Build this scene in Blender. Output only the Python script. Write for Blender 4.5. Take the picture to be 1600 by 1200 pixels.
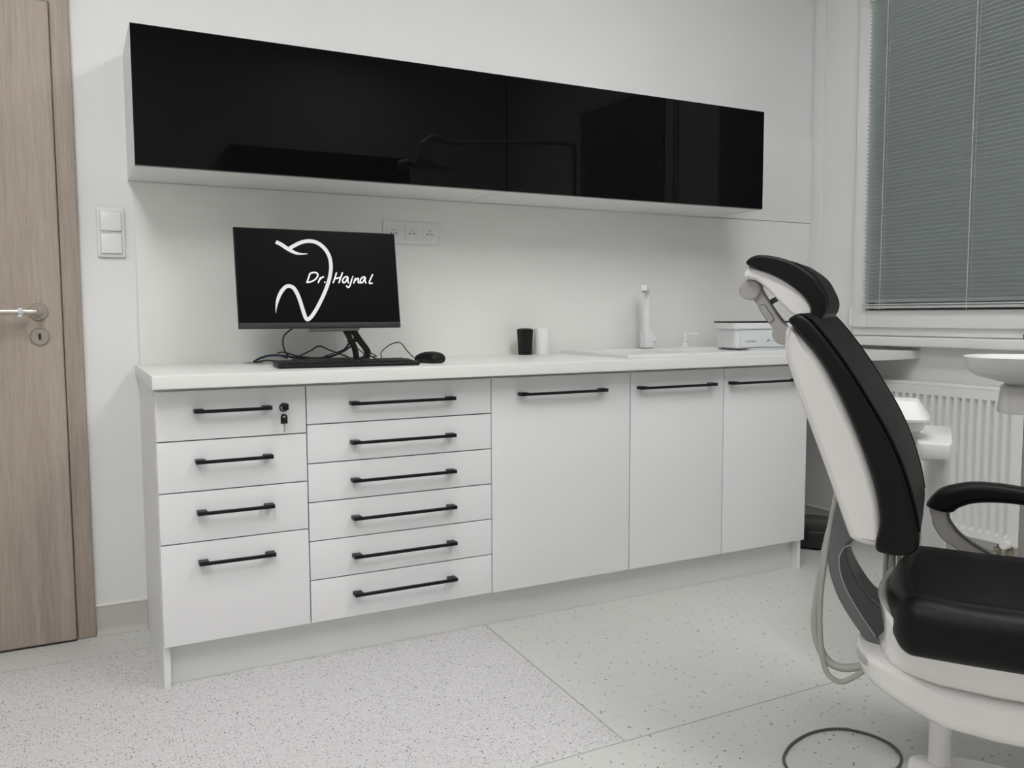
import bpy, math, random
from mathutils import Vector, Matrix
random.seed(7)
for o_ in list(bpy.data.objects): bpy.data.objects.remove(o_)
scene = bpy.context.scene
COL = scene.collection
R = math.radians

# ---------------------------------------------------------------- camera
cam_d = bpy.data.cameras.new('camera'); cam = bpy.data.objects.new('camera', cam_d); COL.objects.link(cam)
cam_d.sensor_fit = 'HORIZONTAL'; cam_d.sensor_width = 36.0; cam_d.lens = 36.0 * 1330.1 / 1600.0
cam_d.clip_start = 0.02
YAW, PITCH, ROLL = 0.4793, -0.0805, -0.0041
_f = Vector((math.sin(YAW)*math.cos(PITCH), math.cos(YAW)*math.cos(PITCH), math.sin(PITCH)))
_r = Vector((math.cos(YAW), -math.sin(YAW), 0)); _u = _r.cross(_f)
_r2 = _r*math.cos(ROLL) + _u*math.sin(ROLL); _u2 = _u*math.cos(ROLL) - _r*math.sin(ROLL)
cam.matrix_world = Matrix(((_r2.x, _u2.x, -_f.x, -0.1435), (_r2.y, _u2.y, -_f.y, -3.022), (_r2.z, _u2.z, -_f.z, 1.0333), (0, 0, 0, 1)))
scene.camera = cam

# ---------------------------------------------------------------- world (night outside), exposure
w = bpy.data.worlds.new('world'); scene.world = w; w.use_nodes = True
w.node_tree.nodes['Background'].inputs[0].default_value = (0.010, 0.013, 0.017, 1)
w.node_tree.nodes['Background'].inputs[1].default_value = 1.0
vs = scene.view_settings
vs.view_transform = 'Standard'; vs.look = 'None'; vs.gamma = 1.0; vs.use_curve_mapping = False
vs.exposure = 0.0
LAMP = 11.1          # radiance of the ceiling panels' diffusers
PANELS = [(-0.45, -1.78), (1.60, -1.78), (-0.45, -2.86), (1.60, -2.86)]  # second pair is an unseen row, added as fill to soften the shadows

# ---------------------------------------------------------------- materials
MAT = {}
def pbr(name, col, rough=0.5, metal=0.0, spec=0.5, coat=0.0, coat_rough=0.05, emis=None, estr=0.0, bump=None, var=None, trans=0.0, ior=None):
    m = bpy.data.materials.new(name); m.use_nodes = True
    nt = m.node_tree; b = nt.nodes['Principled BSDF']
    b.inputs['Base Color'].default_value = (*col, 1); b.inputs['Roughness'].default_value = rough
    b.inputs['Metallic'].default_value = metal; b.inputs['Specular IOR Level'].default_value = spec
    b.inputs['Coat Weight'].default_value = coat; b.inputs['Coat Roughness'].default_value = coat_rough
    if trans: b.inputs['Transmission Weight'].default_value = trans
    if ior: b.inputs['IOR'].default_value = ior
    if emis: b.inputs['Emission Color'].default_value = (*emis, 1); b.inputs['Emission Strength'].default_value = estr
    tc = nt.nodes.new('ShaderNodeTexCoord')
    if bump:
        sc, st = bump
        n = nt.nodes.new('ShaderNodeTexNoise'); n.inputs['Scale'].default_value = sc; n.inputs['Detail'].default_value = 3
        nt.links.new(tc.outputs['Object'], n.inputs['Vector'])
        bp = nt.nodes.new('ShaderNodeBump'); bp.inputs['Strength'].default_value = st; bp.inputs['Distance'].default_value = 0.002
        nt.links.new(n.outputs['Fac'], bp.inputs['Height']); nt.links.new(bp.outputs['Normal'], b.inputs['Normal'])
    sc, amt = var or (3.0, 0.03)
    n = nt.nodes.new('ShaderNodeTexNoise'); n.inputs['Scale'].default_value = sc; n.inputs['Detail'].default_value = 4
    nt.links.new(tc.outputs['Object'], n.inputs['Vector'])
    mp = nt.nodes.new('ShaderNodeMapRange'); mp.inputs['To Min'].default_value = 1-amt; mp.inputs['To Max'].default_value = 1+amt
    nt.links.new(n.outputs['Fac'], mp.inputs['Value'])
    mx = nt.nodes.new('ShaderNodeVectorMath'); mx.operation = 'SCALE'; mx.inputs[0].default_value = col
    nt.links.new(mp.outputs['Result'], mx.inputs['Scale']); nt.links.new(mx.outputs['Vector'], b.inputs['Base Color'])
    MAT[name] = m; return m

pbr('wall_paint', (0.80, 0.805, 0.805), 0.75, bump=(220, 0.08), spec=0.3)
pbr('ceiling_paint', (0.82, 0.82, 0.82), 0.9, spec=0.2)
pbr('opposite_paint', (0.64, 0.635, 0.63), 0.8, spec=0.2)
pbr('splash_laminate', (0.81, 0.82, 0.785), 0.35, spec=0.35)
pbr('cabinet_white', (0.80, 0.80, 0.81), 0.22, spec=0.45, var=(1.5, 0.01))
pbr('carcass_white', (0.78, 0.785, 0.775), 0.4, spec=0.4)
pbr('counter_white', (0.80, 0.81, 0.785), 0.33, spec=0.4, var=(12, 0.012))
pbr('plinth_white', (0.72, 0.725, 0.71), 0.32, spec=0.45, var=(6, 0.03))
pbr('gloss_black', (0.0035, 0.0035, 0.004), 0.006, spec=0.12)
pbr('black_metal', (0.004, 0.004, 0.0045), 0.42, spec=0.28)
pbr('black_plastic', (0.006, 0.006, 0.0065), 0.45, spec=0.28)
pbr('screen_black', (0.004, 0.004, 0.0045), 0.32, spec=0.07, emis=(0.010, 0.010, 0.012), estr=0.12)
pbr('bezel_black', (0.016, 0.018, 0.022), 0.45)
pbr('screen_white', (0.05, 0.05, 0.05), 0.5, spec=0.1, emis=(1, 1, 1.01), estr=0.74)
pbr('screen_text', (0.05, 0.05, 0.05), 0.5, spec=0.1, emis=(1, 1, 1), estr=1.0)
pbr('cable_black', (0.012, 0.012, 0.013), 0.5)
pbr('cable_blue', (0.010, 0.03, 0.10), 0.5)
pbr('steel_satin', (0.62, 0.57, 0.51), 0.33, metal=1.0)
pbr('rosette_steel', (0.40, 0.36, 0.32), 0.45, metal=0.9)
pbr('chrome', (0.72, 0.72, 0.72), 0.12, metal=1.0)
pbr('clear_ring', (0.62, 0.65, 0.72), 0.25, spec=0.6)
pbr('switch_white', (0.80, 0.795, 0.785), 0.25, spec=0.5)
pbr('socket_hole', (0.04, 0.025, 0.02), 0.7)
pbr('brass', (0.55, 0.42, 0.25), 0.35, metal=0.9)
pbr('skirting_grey', (0.54, 0.525, 0.50), 0.55)
pbr('skirting_cream', (0.78, 0.76, 0.70), 0.6)
pbr('frame_white', (0.80, 0.80, 0.79), 0.35, spec=0.45)
pbr('gasket_black', (0.02, 0.025, 0.025), 0.6)
pbr('blind_grey', (0.66, 0.72, 0.71), 0.45, metal=0.25)
pbr('blind_rail', (0.58, 0.60, 0.59), 0.4, metal=0.2)
pbr('cord_white', (0.72, 0.73, 0.72), 0.7)
pbr('radiator_white', (0.80, 0.805, 0.785), 0.35, spec=0.45)
pbr('valve_brass', (0.30, 0.25, 0.18), 0.5, metal=0.4)
pbr('chair_white', (0.82, 0.805, 0.785), 0.14, spec=0.5, coat=0.3)
pbr('shell_white', (0.70, 0.685, 0.665), 0.2, spec=0.5)
pbr('leather_black', (0.003, 0.003, 0.0032), 0.45, spec=0.20, bump=(600, 0.05))
pbr('leather_front', (0.006, 0.006, 0.006), 0.55, spec=0.08, bump=(600, 0.05))
pbr('arm_grey', (0.36, 0.345, 0.33), 0.42)
pbr('arm_grey_dark', (0.085, 0.082, 0.08), 0.45)
pbr('bracket_dark', (0.040, 0.040, 0.042), 0.38)
pbr('bracket_edge', (0.12, 0.12, 0.125), 0.38)
pbr('hose_grey', (0.36, 0.375, 0.335), 0.5)
pbr('unit_white', (0.75, 0.75, 0.74), 0.4, spec=0.35)
pbr('unit_base_grey', (0.66, 0.65, 0.635), 0.3)
pbr('sink_white', (0.80, 0.80, 0.81), 0.3, spec=0.45)
pbr('tap_white', (0.76, 0.765, 0.775), 0.3, spec=0.5)
pbr('tap_grey', (0.40, 0.41, 0.40), 0.35, metal=0.4)
pbr('cup_white', (0.80, 0.82, 0.82), 0.3)
pbr('box_white', (0.78, 0.80, 0.80), 0.35)
pbr('box_label', (0.70, 0.74, 0.75), 0.45)
pbr('ink_black', (0.01, 0.01, 0.012), 0.6)
pbr('ink_blue', (0.05, 0.25, 0.50), 0.6)
pbr('key_steel', (0.55, 0.52, 0.48), 0.3, metal=1.0)
pbr('appliance_black', (0.010, 0.010, 0.010), 0.3)
pbr('appliance_top', (0.028, 0.023, 0.020), 0.25)
pbr('teal_plastic', (0.01, 0.07, 0.11), 0.4)
pbr('weld_grey', (0.42, 0.415, 0.395), 0.55)
pbr('lamp_frame', (0.78, 0.78, 0.78), 0.4)
pbr('diffuser', (0.8, 0.8, 0.8), 0.5, emis=(1.0, 0.992, 0.975), estr=LAMP)
pbr('lamp_head', (0.60, 0.60, 0.61), 0.3)
pbr('door_handle_tape', (0.6, 0.6, 0.65), 0.3)
gl = pbr('window_glass', (1, 1, 1), 0.0, trans=1.0, ior=1.45, var=(1, 0.0))

def wood_mat():
    m = bpy.data.materials.new('wood_laminate'); m.use_nodes = True; nt = m.node_tree; b = nt.nodes['Principled BSDF']
    tc = nt.nodes.new('ShaderNodeTexCoord')
    def noise(scale, detail, dist=0.0, rough=0.5):
        mp = nt.nodes.new('ShaderNodeMapping'); mp.inputs['Scale'].default_value = scale
        n = nt.nodes.new('ShaderNodeTexNoise'); n.inputs['Scale'].default_value = 1.0; n.inputs['Detail'].default_value = detail
        n.inputs['Distortion'].default_value = dist; n.inputs['Roughness'].default_value = rough
        nt.links.new(tc.outputs['Object'], mp.inputs['Vector']); nt.links.new(mp.outputs['Vector'], n.inputs['Vector']); return n
    n1 = noise((300, 300, 9.0), 5, 0.6, 0.65); n2 = noise((13, 13, 0.30), 3, 0.3); n3 = noise((70, 70, 2.5), 4, 0.8)
    mix = nt.nodes.new('ShaderNodeMath'); mix.operation = 'MULTIPLY_ADD'; mix.inputs[1].default_value = 0.42
    nt.links.new(n1.outputs['Fac'], mix.inputs[0])
    m2 = nt.nodes.new('ShaderNodeMath'); m2.operation = 'MULTIPLY_ADD'; m2.inputs[1].default_value = 0.36; m2.inputs[2].default_value = 0.0
    nt.links.new(n2.outputs['Fac'], m2.inputs[0])
    m3 = nt.nodes.new('ShaderNodeMath'); m3.operation = 'MULTIPLY_ADD'; m3.inputs[1].default_value = 0.22
    nt.links.new(n3.outputs['Fac'], m3.inputs[0]); nt.links.new(m2.outputs[0], m3.inputs[2]); nt.links.new(m3.outputs[0], mix.inputs[2])
    cr = nt.nodes.new('ShaderNodeValToRGB')
    cr.color_ramp.elements[0].position = 0.34; cr.color_ramp.elements[0].color = (0.285, 0.232, 0.193, 1)
    cr.color_ramp.elements[1].position = 0.68; cr.color_ramp.elements[1].color = (0.50, 0.43, 0.375, 1)
    e = cr.color_ramp.elements.new(0.5); e.color = (0.395, 0.328, 0.280, 1)
    nt.links.new(mix.outputs[0], cr.inputs['Fac']); nt.links.new(cr.outputs['Color'], b.inputs['Base Color'])
    bp = nt.nodes.new('ShaderNodeBump'); bp.inputs['Strength'].default_value = 0.12; bp.inputs['Distance'].default_value = 0.001
    nt.links.new(n1.outputs['Fac'], bp.inputs['Height']); nt.links.new(bp.outputs['Normal'], b.inputs['Normal'])
    b.inputs['Roughness'].default_value = 0.5; b.inputs['Specular IOR Level'].default_value = 0.35
    MAT['wood'] = m
wood_mat()

def vinyl_mat(name, base, layers, rough, mottle=0.03):
    m = bpy.data.materials.new(name); m.use_nodes = True; nt = m.node_tree; b = nt.nodes['Principled BSDF']
    tc = nt.nodes.new('ShaderNodeTexCoord')
    n = nt.nodes.new('ShaderNodeTexNoise'); n.inputs['Scale'].default_value = 9; n.inputs['Detail'].default_value = 5
    nt.links.new(tc.outputs['Object'], n.inputs['Vector'])
    mp = nt.nodes.new('ShaderNodeMapRange'); mp.inputs['To Min'].default_value = 1-mottle; mp.inputs['To Max'].default_value = 1+mottle
    nt.links.new(n.outputs['Fac'], mp.inputs['Value'])
    sc = nt.nodes.new('ShaderNodeVectorMath'); sc.operation = 'SCALE'; sc.inputs[0].default_value = base
    nt.links.new(mp.outputs['Result'], sc.inputs['Scale']); out = sc.outputs['Vector']
    for i, (scale, radius, share, col, off) in enumerate(layers):
        ma = nt.nodes.new('ShaderNodeMapping'); ma.inputs['Location'].default_value = (off, off*1.7, 0); ma.inputs['Rotation'].default_value = (0, 0, off)
        nt.links.new(tc.outputs['Object'], ma.inputs['Vector'])
        dn = nt.nodes.new('ShaderNodeTexNoise'); dn.inputs['Scale'].default_value = scale*1.7; nt.links.new(ma.outputs['Vector'], dn.inputs['Vector'])
        ad = nt.nodes.new('ShaderNodeVectorMath'); ad.operation = 'MULTIPLY_ADD'; ad.inputs[1].default_value = (0.5/scale,)*3
        nt.links.new(dn.outputs['Color'], ad.inputs[0]); nt.links.new(ma.outputs['Vector'], ad.inputs[2])
        v = nt.nodes.new('ShaderNodeTexVoronoi'); v.voronoi_dimensions = '2D'; v.inputs['Scale'].default_value = scale
        nt.links.new(ad.outputs['Vector'], v.inputs['Vector'])
        sep = nt.nodes.new('ShaderNodeSeparateColor'); nt.links.new(v.outputs['Color'], sep.inputs['Color'])
        rr = nt.nodes.new('ShaderNodeMath'); rr.operation = 'MULTIPLY_ADD'; rr.inputs[1].default_value = radius*0.8; rr.inputs[2].default_value = radius*0.5
        nt.links.new(sep.outputs[1], rr.inputs[0])
        lt = nt.nodes.new('ShaderNodeMath'); lt.operation = 'LESS_THAN'; nt.links.new(v.outputs['Distance'], lt.inputs[0]); nt.links.new(rr.outputs[0], lt.inputs[1])
        ch = nt.nodes.new('ShaderNodeMath'); ch.operation = 'LESS_THAN'; nt.links.new(sep.outputs[0], ch.inputs[0]); ch.inputs[1].default_value = share
        mu = nt.nodes.new('ShaderNodeMath'); mu.operation = 'MULTIPLY'; nt.links.new(lt.outputs[0], mu.inputs[0]); nt.links.new(ch.outputs[0], mu.inputs[1])
        mx = nt.nodes.new('ShaderNodeMix'); mx.data_type = 'RGBA'; nt.links.new(mu.outputs[0], mx.inputs['Factor'])
        nt.links.new(out, mx.inputs[6]); mx.inputs[7].default_value = (*col, 1); out = mx.outputs[2]
    nt.links.new(out, b.inputs['Base Color']); b.inputs['Roughness'].default_value = rough; b.inputs['Specular IOR Level'].default_value = 0.4
    MAT[name] = m
vinyl_mat('vinyl_plain', (0.63, 0.63, 0.605), [(34, 0.085, 0.30, (0.72, 0.72, 0.70), 5.1), (30, 0.075, 0.42, (0.20, 0.195, 0.185), 1.3), (42, 0.085, 0.12, (0.11, 0.105, 0.10), 3.7)], 0.30)
vinyl_mat('vinyl_speckled', (0.64, 0.63, 0.635), [(150, 0.32, 0.30, (0.74, 0.74, 0.75), 2.2), (190, 0.32, 0.34, (0.47, 0.46, 0.47), 0.4), (115, 0.22, 0.30, (0.30, 0.295, 0.31), 6.3), (75, 0.14, 0.16, (0.11, 0.105, 0.11), 9.2)], 0.55)

# ---------------------------------------------------------------- mesh helpers
class MB:
    def __init__(s): s.v = []; s.f = []
    def add(s, vs_, fs):
        n = len(s.v); s.v += [tuple(p) for p in vs_]; s.f += [tuple(i+n for i in q) for q in fs]; return s
    def box(s, x0, x1, y0, y1, z0, z1):
        return s.add([(x0, y0, z0), (x1, y0, z0), (x1, y1, z0), (x0, y1, z0), (x0, y0, z1), (x1, y0, z1), (x1, y1, z1), (x0, y1, z1)],
                     [(0, 3, 2, 1), (4, 5, 6, 7), (0, 1, 5, 4), (1, 2, 6, 5), (2, 3, 7, 6), (3, 0, 4, 7)])
    def rbox(s, x0, x1, y0, y1, z0, z1, r=0.003, k=2, sub=(1, 1, 1), fn=None):
        lo = (x0, y0, z0); hi = (x1, y1, z1); r = min(r, *[(hi[i]-lo[i])*0.499 for i in range(3)])
        T = []
        for i in range(3):
            t = [lo[i] + r*(1-math.tan(R(45*(1-j/k)))) for j in range(k)]
            a, b_ = lo[i]+r, hi[i]-r
            t += [a+(b_-a)*j/sub[i] for j in range(sub[i]+1)]
            t += [hi[i] - r*(1-math.tan(R(45*(1-j/k)))) for j in range(k)][::-1]
            T.append(t)
        idx = {}; V = []; F = []
        def vid(p):
            q = [min(max(p[i], lo[i]+r), hi[i]-r) for i in range(3)]
            d = [p[i]-q[i] for i in range(3)]; L = math.sqrt(sum(c*c for c in d)) or 1
            P = tuple(q[i]+d[i]/L*r for i in range(3)); key = tuple(round(c, 6) for c in P)
            if key not in idx: idx[key] = len(V); V.append(P)
            return idx[key]
        for ax in range(3):
            a, b_ = (ax+1) % 3, (ax+2) % 3
            for side, val in ((0, lo[ax]), (1, hi[ax])):
                for i in range(len(T[a])-1):
                    for j in range(len(T[b_])-1):
                        q = []
                        for (ii, jj) in ((i, j), (i+1, j), (i+1, j+1), (i, j+1)):
                            p = [0, 0, 0]; p[ax] = val; p[a] = T[a][ii]; p[b_] = T[b_][jj]; q.append(vid(p))
                        if len(set(q)) < 3: continue
                        qq = []
                        for c in q:
                            if c not in qq: qq.append(c)
                        F.append(tuple(qq if side else qq[::-1]))
        if fn: V = [fn(*p) for p in V]
        return s.add(V, F)
    def lathe(s, prof, c=(0, 0, 0), n=32, axis='z', sx=1.0, sy=1.0, cap=True):
        V = []; F = []
        for (r, z) in prof:
            for i in range(n):
                a = 2*math.pi*i/n; p = (r*math.cos(a)*sx, r*math.sin(a)*sy, z)
                if axis == 'x': p = (p[2], p[0], p[1])
                elif axis == 'y': p = (p[0], p[2], -p[1]) 
                V.append((p[0]+c[0], p[1]+c[1], p[2]+c[2]))
        m = len(prof)
        for j in range(m-1):
            for i in range(n): F.append((j*n+i, j*n+(i+1) % n, (j+1)*n+(i+1) % n, (j+1)*n+i))
        if cap:
            F.append(tuple(range(n))[::-1]); F.append(tuple((m-1)*n+i for i in range(n)))
        return s.add(V, F)
    def loft(s, rings, cap=True):
        n = len(rings[0]); V = [p for r in rings for p in r]; F = []
        for j in range(len(rings)-1):
            for i in range(n): F.append((j*n+i, j*n+(i+1) % n, (j+1)*n+(i+1) % n, (j+1)*n+i))
        if cap: F.append(tuple(range(n))[::-1]); F.append(tuple((len(rings)-1)*n+i for i in range(n)))
        return s.add(V, F)
    def tube(s, pts, r, n=8, dens=6, ribs=None, smooth=True, flat=1.0):
        P = catmull(pts, dens) if smooth else [Vector(p) for p in pts]
        rings = []; up = None
        for i, p in enumerate(P):
            t = (P[min(i+1, len(P)-1)] - P[max(i-1, 0)]).normalized()
            if up is None:
                up = t.orthogonal().normalized()
            up = (up - t*up.dot(t)).normalized(); sd = t.cross(up)
            rr = r[min(i*len(r)//len(P), len(r)-1)] if isinstance(r, (list, tuple)) else r
            if ribs: rr *= (1+ribs*(1 if i % 2 else -1))
            rings.append([p + (up*math.cos(2*math.pi*k/n)*flat + sd*math.sin(2*math.pi*k/n))*rr for k in range(n)])
        return s.loft(rings)
    def build(s, name, mat, parent=None, smooth=True, angle=35, kind=None, loc=None):
        me = bpy.data.meshes.new(name); me.from_pydata(s.v, [], s.f); me.update()
        import bmesh
        bm = bmesh.new(); bm.from_mesh(me); bmesh.ops.recalc_face_normals(bm, faces=bm.faces); bm.to_mesh(me); bm.free()
        if smooth:
            me.polygons.foreach_set('use_smooth', [True]*len(me.polygons)); me.set_sharp_from_angle(angle=R(angle))
        if smooth:
            for p_ in me.polygons:
                if len(p_.vertices) > 24: p_.use_smooth = False
        me.materials.append(MAT[mat] if isinstance(mat, str) else mat)
        o = bpy.data.objects.new(name, me); COL.objects.link(o)
        if parent: o.parent = parent
        if loc: o.location = loc
        if kind: o['kind'] = kind
        return o

def catmull(pts, dens=6, closed=False):
    P = [Vector(p) for p in pts]; n = len(P); out = []
    rng = range(n) if closed else range(n-1)
    for i in rng:
        if closed: p0, p1, p2, p3 = P[i-1], P[i], P[(i+1) % n], P[(i+2) % n]
        else: p0, p1, p2, p3 = P[max(i-1, 0)], P[i], P[i+1], P[min(i+2, n-1)]
        for j in range(dens):
            t = j/dens
            out.append(0.5*((2*p1) + (p2-p0)*t + (2*p0-5*p1+4*p2-p3)*t*t + (3*p1-p0-3*p2+p3)*t**3))
    if not closed: out.append(P[-1])
    return out

def tag(o, label, cat, group=None):
    o['label'] = label; o['category'] = cat
    if group: o['group'] = group
    return o
def empty(name, loc=(0, 0, 0), rz=0.0, label=None, cat=None, group=None, kind=None):
    o = bpy.data.objects.new(name, None); COL.objects.link(o); o.location = loc; o.rotation_euler = (0, 0, rz); o.empty_display_size = 0.05
    if label: tag(o, label, cat, group)
    if kind: o['kind'] = kind
    return o
def struct(mb, name, mat, parent=None, **kw): return mb.build(name, mat, parent, kind=None if parent else 'structure', **kw)
def B(x0, x1, y0, y1, z0, z1): return MB().box(x0, x1, y0, y1, z0, z1)
def RB(*a, **k): return MB().rbox(*a, **k)
def text_mesh(name, body, size, mat, parent, loc, rot, extrude=0.0002):
    cu = bpy.data.curves.new(name, 'FONT'); cu.body = body; cu.size = size; cu.extrude = extrude; cu.align_x = 'LEFT'
    t = bpy.data.objects.new(name, cu); COL.objects.link(t)
    dg = bpy.context.evaluated_depsgraph_get(); me = bpy.data.meshes.new_from_object(t.evaluated_get(dg))
    bpy.data.objects.remove(t); o = bpy.data.objects.new(name, me); COL.objects.link(o)
    me.materials.clear(); me.materials.append(MAT[mat]); o.parent = parent; o.location = loc; o.rotation_euler = rot; o['kind'] = 'stuff'; return o

# ---------------------------------------------------------------- room shell
XL, XR, YF, ZC = -1.75, 3.05, -3.75, 2.90
H = 0.879                                       # counter height
fl = empty('floor', kind='structure')
def sheet(pts, mat, z1=0.0):
    n = len(pts); m = MB(); m.add([(x, y, -0.004) for x, y in pts] + [(x, y, z1) for x, y in pts],
          [tuple(range(n))[::-1], tuple(range(n, 2*n))] + [(i, (i+1) % n, n+(i+1) % n, n+i) for i in range(n)])
    return m.build('vinyl_sheet', mat, fl, smooth=False)
g = 0.0022
sheet([(XL, -0.195+g), (1.07, -0.195+g), (1.07, 0), (XL, 0)], 'vinyl_plain')
sheet([(XL, -1.379+g), (1.016-g, -1.379+g), (1.068-g, -0.195-g), (XL, -0.195-g)], 'vinyl_speckled')
sheet([(1.016+g, -1.379+g), (XR, -1.379+g), (XR, 0), (1.07+g, 0), (1.07+g, -0.195)], 'vinyl_plain')
sheet([(XL, YF), (XR, YF), (XR, -1.379-g), (XL, -1.379-g)], 'vinyl_plain')
B(XL-.1, XR+.2, YF-.1, 0.1, -0.05, -0.0012).build('weld_seam', 'weld_grey', fl, smooth=False)
struct(B(XL-.1, XR+.2, YF-.1, .12, ZC, ZC+.08), 'ceiling', 'ceiling_paint')
# back wall with a hole for the door
wb = empty('wall_back', kind='structure')
DX0, DX1, DZ = -0.956, -0.150, 1.985
wm = MB(); wm.box(XL-.1, DX0-.02, 0, .12, 0, ZC); wm.box(DX1+.02, XR+.2, 0, .12, 0, ZC); wm.box(DX0-.02, DX1+.02, 0, .12, DZ+.02, ZC)
wm.build('plaster', 'wall_paint', wb, smooth=False)
RB(0.0595, XR-.002, -0.008, 0, H, 1.466, r=.001).build('splash_panel', 'splash_laminate', wb)
RB(2.44, XR-.002, -0.008, 0, 1.469, 1.862, r=.001).build('splash_panel', 'splash_laminate', wb)
struct(B(XL-.1, XL, YF, 0, 0, ZC), 'wall_left', 'wall_paint')
struct(B(XL-.1, XR+.2, YF-.1, YF, 0, ZC), 'wall_front', 'opposite_paint')
# right wall with two windows
W1 = (-1.345, -0.278); W2 = (-2.75, -1.66); WZ0, WZ1 = 0.935, 2.48
wr = MB()
wr.box(XR, XR+.2, YF, 0.12, 0, WZ0); wr.box(XR, XR+.2, YF, 0.12, WZ1, ZC)
for a, b_ in ((W1[1], 0.0), (W2[1], W1[0]), (YF, W2[0])): wr.box(XR, XR+.2, a, b_, WZ0, WZ1)
struct(wr, 'wall_right', 'wall_paint', smooth=False)
struct(RB(XR-.006, XR, -0.072, -0.008, H, ZC, r=.003), 'trim_1', 'wall_paint')

def window(n, y0, y1, slats):
    win = empty('window_%d' % n, (XR, 0, 0), kind='structure')
    xf = -0.016
    fm = MB(); z0, z1 = WZ0+.002, WZ1-.002; t = 0.040
    for a in ((y0, y0+t, z0, z1), (y1-t, y1, z0, z1), (y0+t, y1-t, z0, z0+t), (y0+t, y1-t, z1-t, z1)):
        fm.rbox(xf, 0.06, a[0], a[1], a[2], a[3], r=.004)
    fm.build('window_frame', 'frame_white', win)
    s0, s1, q0, q1 = y0+.018, y1-.012, z0+.036, z1-.03; t = 0.076
    sm = MB()
    for a in ((s0, s0+t, q0, q1), (s1-t, s1, q0, q1), (s0+t, s1-t, q0, q0+t), (s0+t, s1-t, q1-t, q1)):
        sm.rbox(xf-.016, 0.045, a[0], a[1], a[2], a[3], r=.005)
    sm.build('sash', 'frame_white', win)
    g0, g1, h0, h1 = s0+t, s1-t, q0+t, q1-t
    ga = MB()
    for a in ((g0, g0+.006, h0, h1), (g1-.006, g1, h0, h1), (g0, g1, h0, h0+.006), (g0, g1, h1-.006, h1)): ga.box(-.012, .02, *a)
    ga.build('gasket', 'gasket_black', win, smooth=False)
    B(.022, .028, g0+.001, g1-.001, h0+.001, h1-.001).build('pane', 'window_glass', win, smooth=False)
    hm = MB(); hm.lathe([(.008, 0), (.008, .085)], (xf-.012, y1-.004, q0+.01), 12); hm.build('hinge', 'frame_white', win)
    # sill
    RB(-0.072, 0.02, y0-.03, y1+.012, WZ0-.040, WZ0, r=.006).build('window_sill', 'frame_white', win)
    # venetian blind hung on the sash
    bl = empty('venetian_blind', (XR+xf-.030, 0, 0)); bl.parent = None
    e0, e1 = g0-.010, g1+.004
    RB(-.014, .012, e0, e1, q1-.075, q1-.045, r=.003).build('head_rail', 'blind_rail', bl)
    RB(-.010, .010, e0, e1, h0+.007, h0+.018, r=.004).build('bottom_rail', 'blind_rail', bl)
    RB(-.009, .010, e0, e1, h0+.021, h0+.0275, r=.002).build('bottom_rail', 'blind_rail', bl)
    m = MB(); wd = 0.0255; N = 5; TILT = R(-35); V = []; rows = []
    for k in range(N+1):
        s_ = (k/N-.5)*wd; bow = 0.0022*(1-(2*k/N-1)**2)
        x = s_*math.cos(TILT) - bow*math.sin(TILT)*1; z = s_*math.sin(TILT)+bow*math.cos(TILT)
        rows.append((x, z))
    pts = rows + [(x, z+.0006) for x, z in rows[::-1]]
    m.loft([[(x, e0+.003, z) for x, z in pts], [(x, e1-.003, z) for x, z in pts]])
    sl = m.build('slat', 'blind_grey', bl, angle=60)
    zz = h0+.040; sl.location = (0, 0, zz); pitch = 0.0172; c = 0
    while zz + pitch < q1-.085:
        zz += pitch; o = sl.copy(); COL.objects.link(o); o.parent = bl; o.location = (0, 0, zz); c += 1
    for yc in (e1-.100, e1-.505, e0+.10):
        m = MB(); m.tube([(-.016, yc, h0+.002), (-.016, yc, q1-.06)], .0011, n=5, smooth=False)
        m.tube([(-.018, yc-.016, h0+.02), (-.018, yc-.016, q1-.06)], .0004, n=4, smooth=False); m.build('ladder_cord', 'cord_white', bl)
    return win, bl
_, bl1 = window(1, *W1, True)
tag(bl1, 'grey venetian blind with tilted slats on the window above the radiator', 'blind')
_, bl2 = window(2, *W2, True)
tag(bl2, 'grey venetian blind on the second window, seen only mirrored in the black doors', 'blind')

# skirting
sk = empty('baseboard_back', kind='structure')
def skirt(p0, p1, nrm, par):
    # coved vinyl upstand: profile swept between two floor points, nrm points into the room
    d = Vector((p1[0]-p0[0], p1[1]-p0[1], 0)); nv = Vector((nrm[0], nrm[1], 0))
    pr = [(0, 0), (.022, 0), (.022, .001), (.012, .004), (.006, .011), (.0035, .022), (.003, .094), (0, .094)]
    m = MB(); m.loft([[Vector((p[0], p[1], 0))+nv*a+Vector((0, 0, h)) for a, h in pr] for p in (p0, p1)]); m.build('upstand', 'skirting_grey', par)
    m = MB(); pr = [(0, .094), (.006, .094), (.006, .099), (.003, .102), (0, .102)]
    m.loft([[Vector((p[0], p[1], 0))+nv*a+Vector((0, 0, h)) for a, h in pr] for p in (p0, p1)]); m.build('cap_strip', 'skirting_cream', par)
skirt((-0.102, 0), (0.052, 0), (0, -1), sk); skirt((2.47, 0), (XR, 0), (0, -1), sk)
sk2 = empty('baseboard_right', kind='structure'); skirt((XR, -.022), (XR, YF), (-1, 0), sk2)

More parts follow.
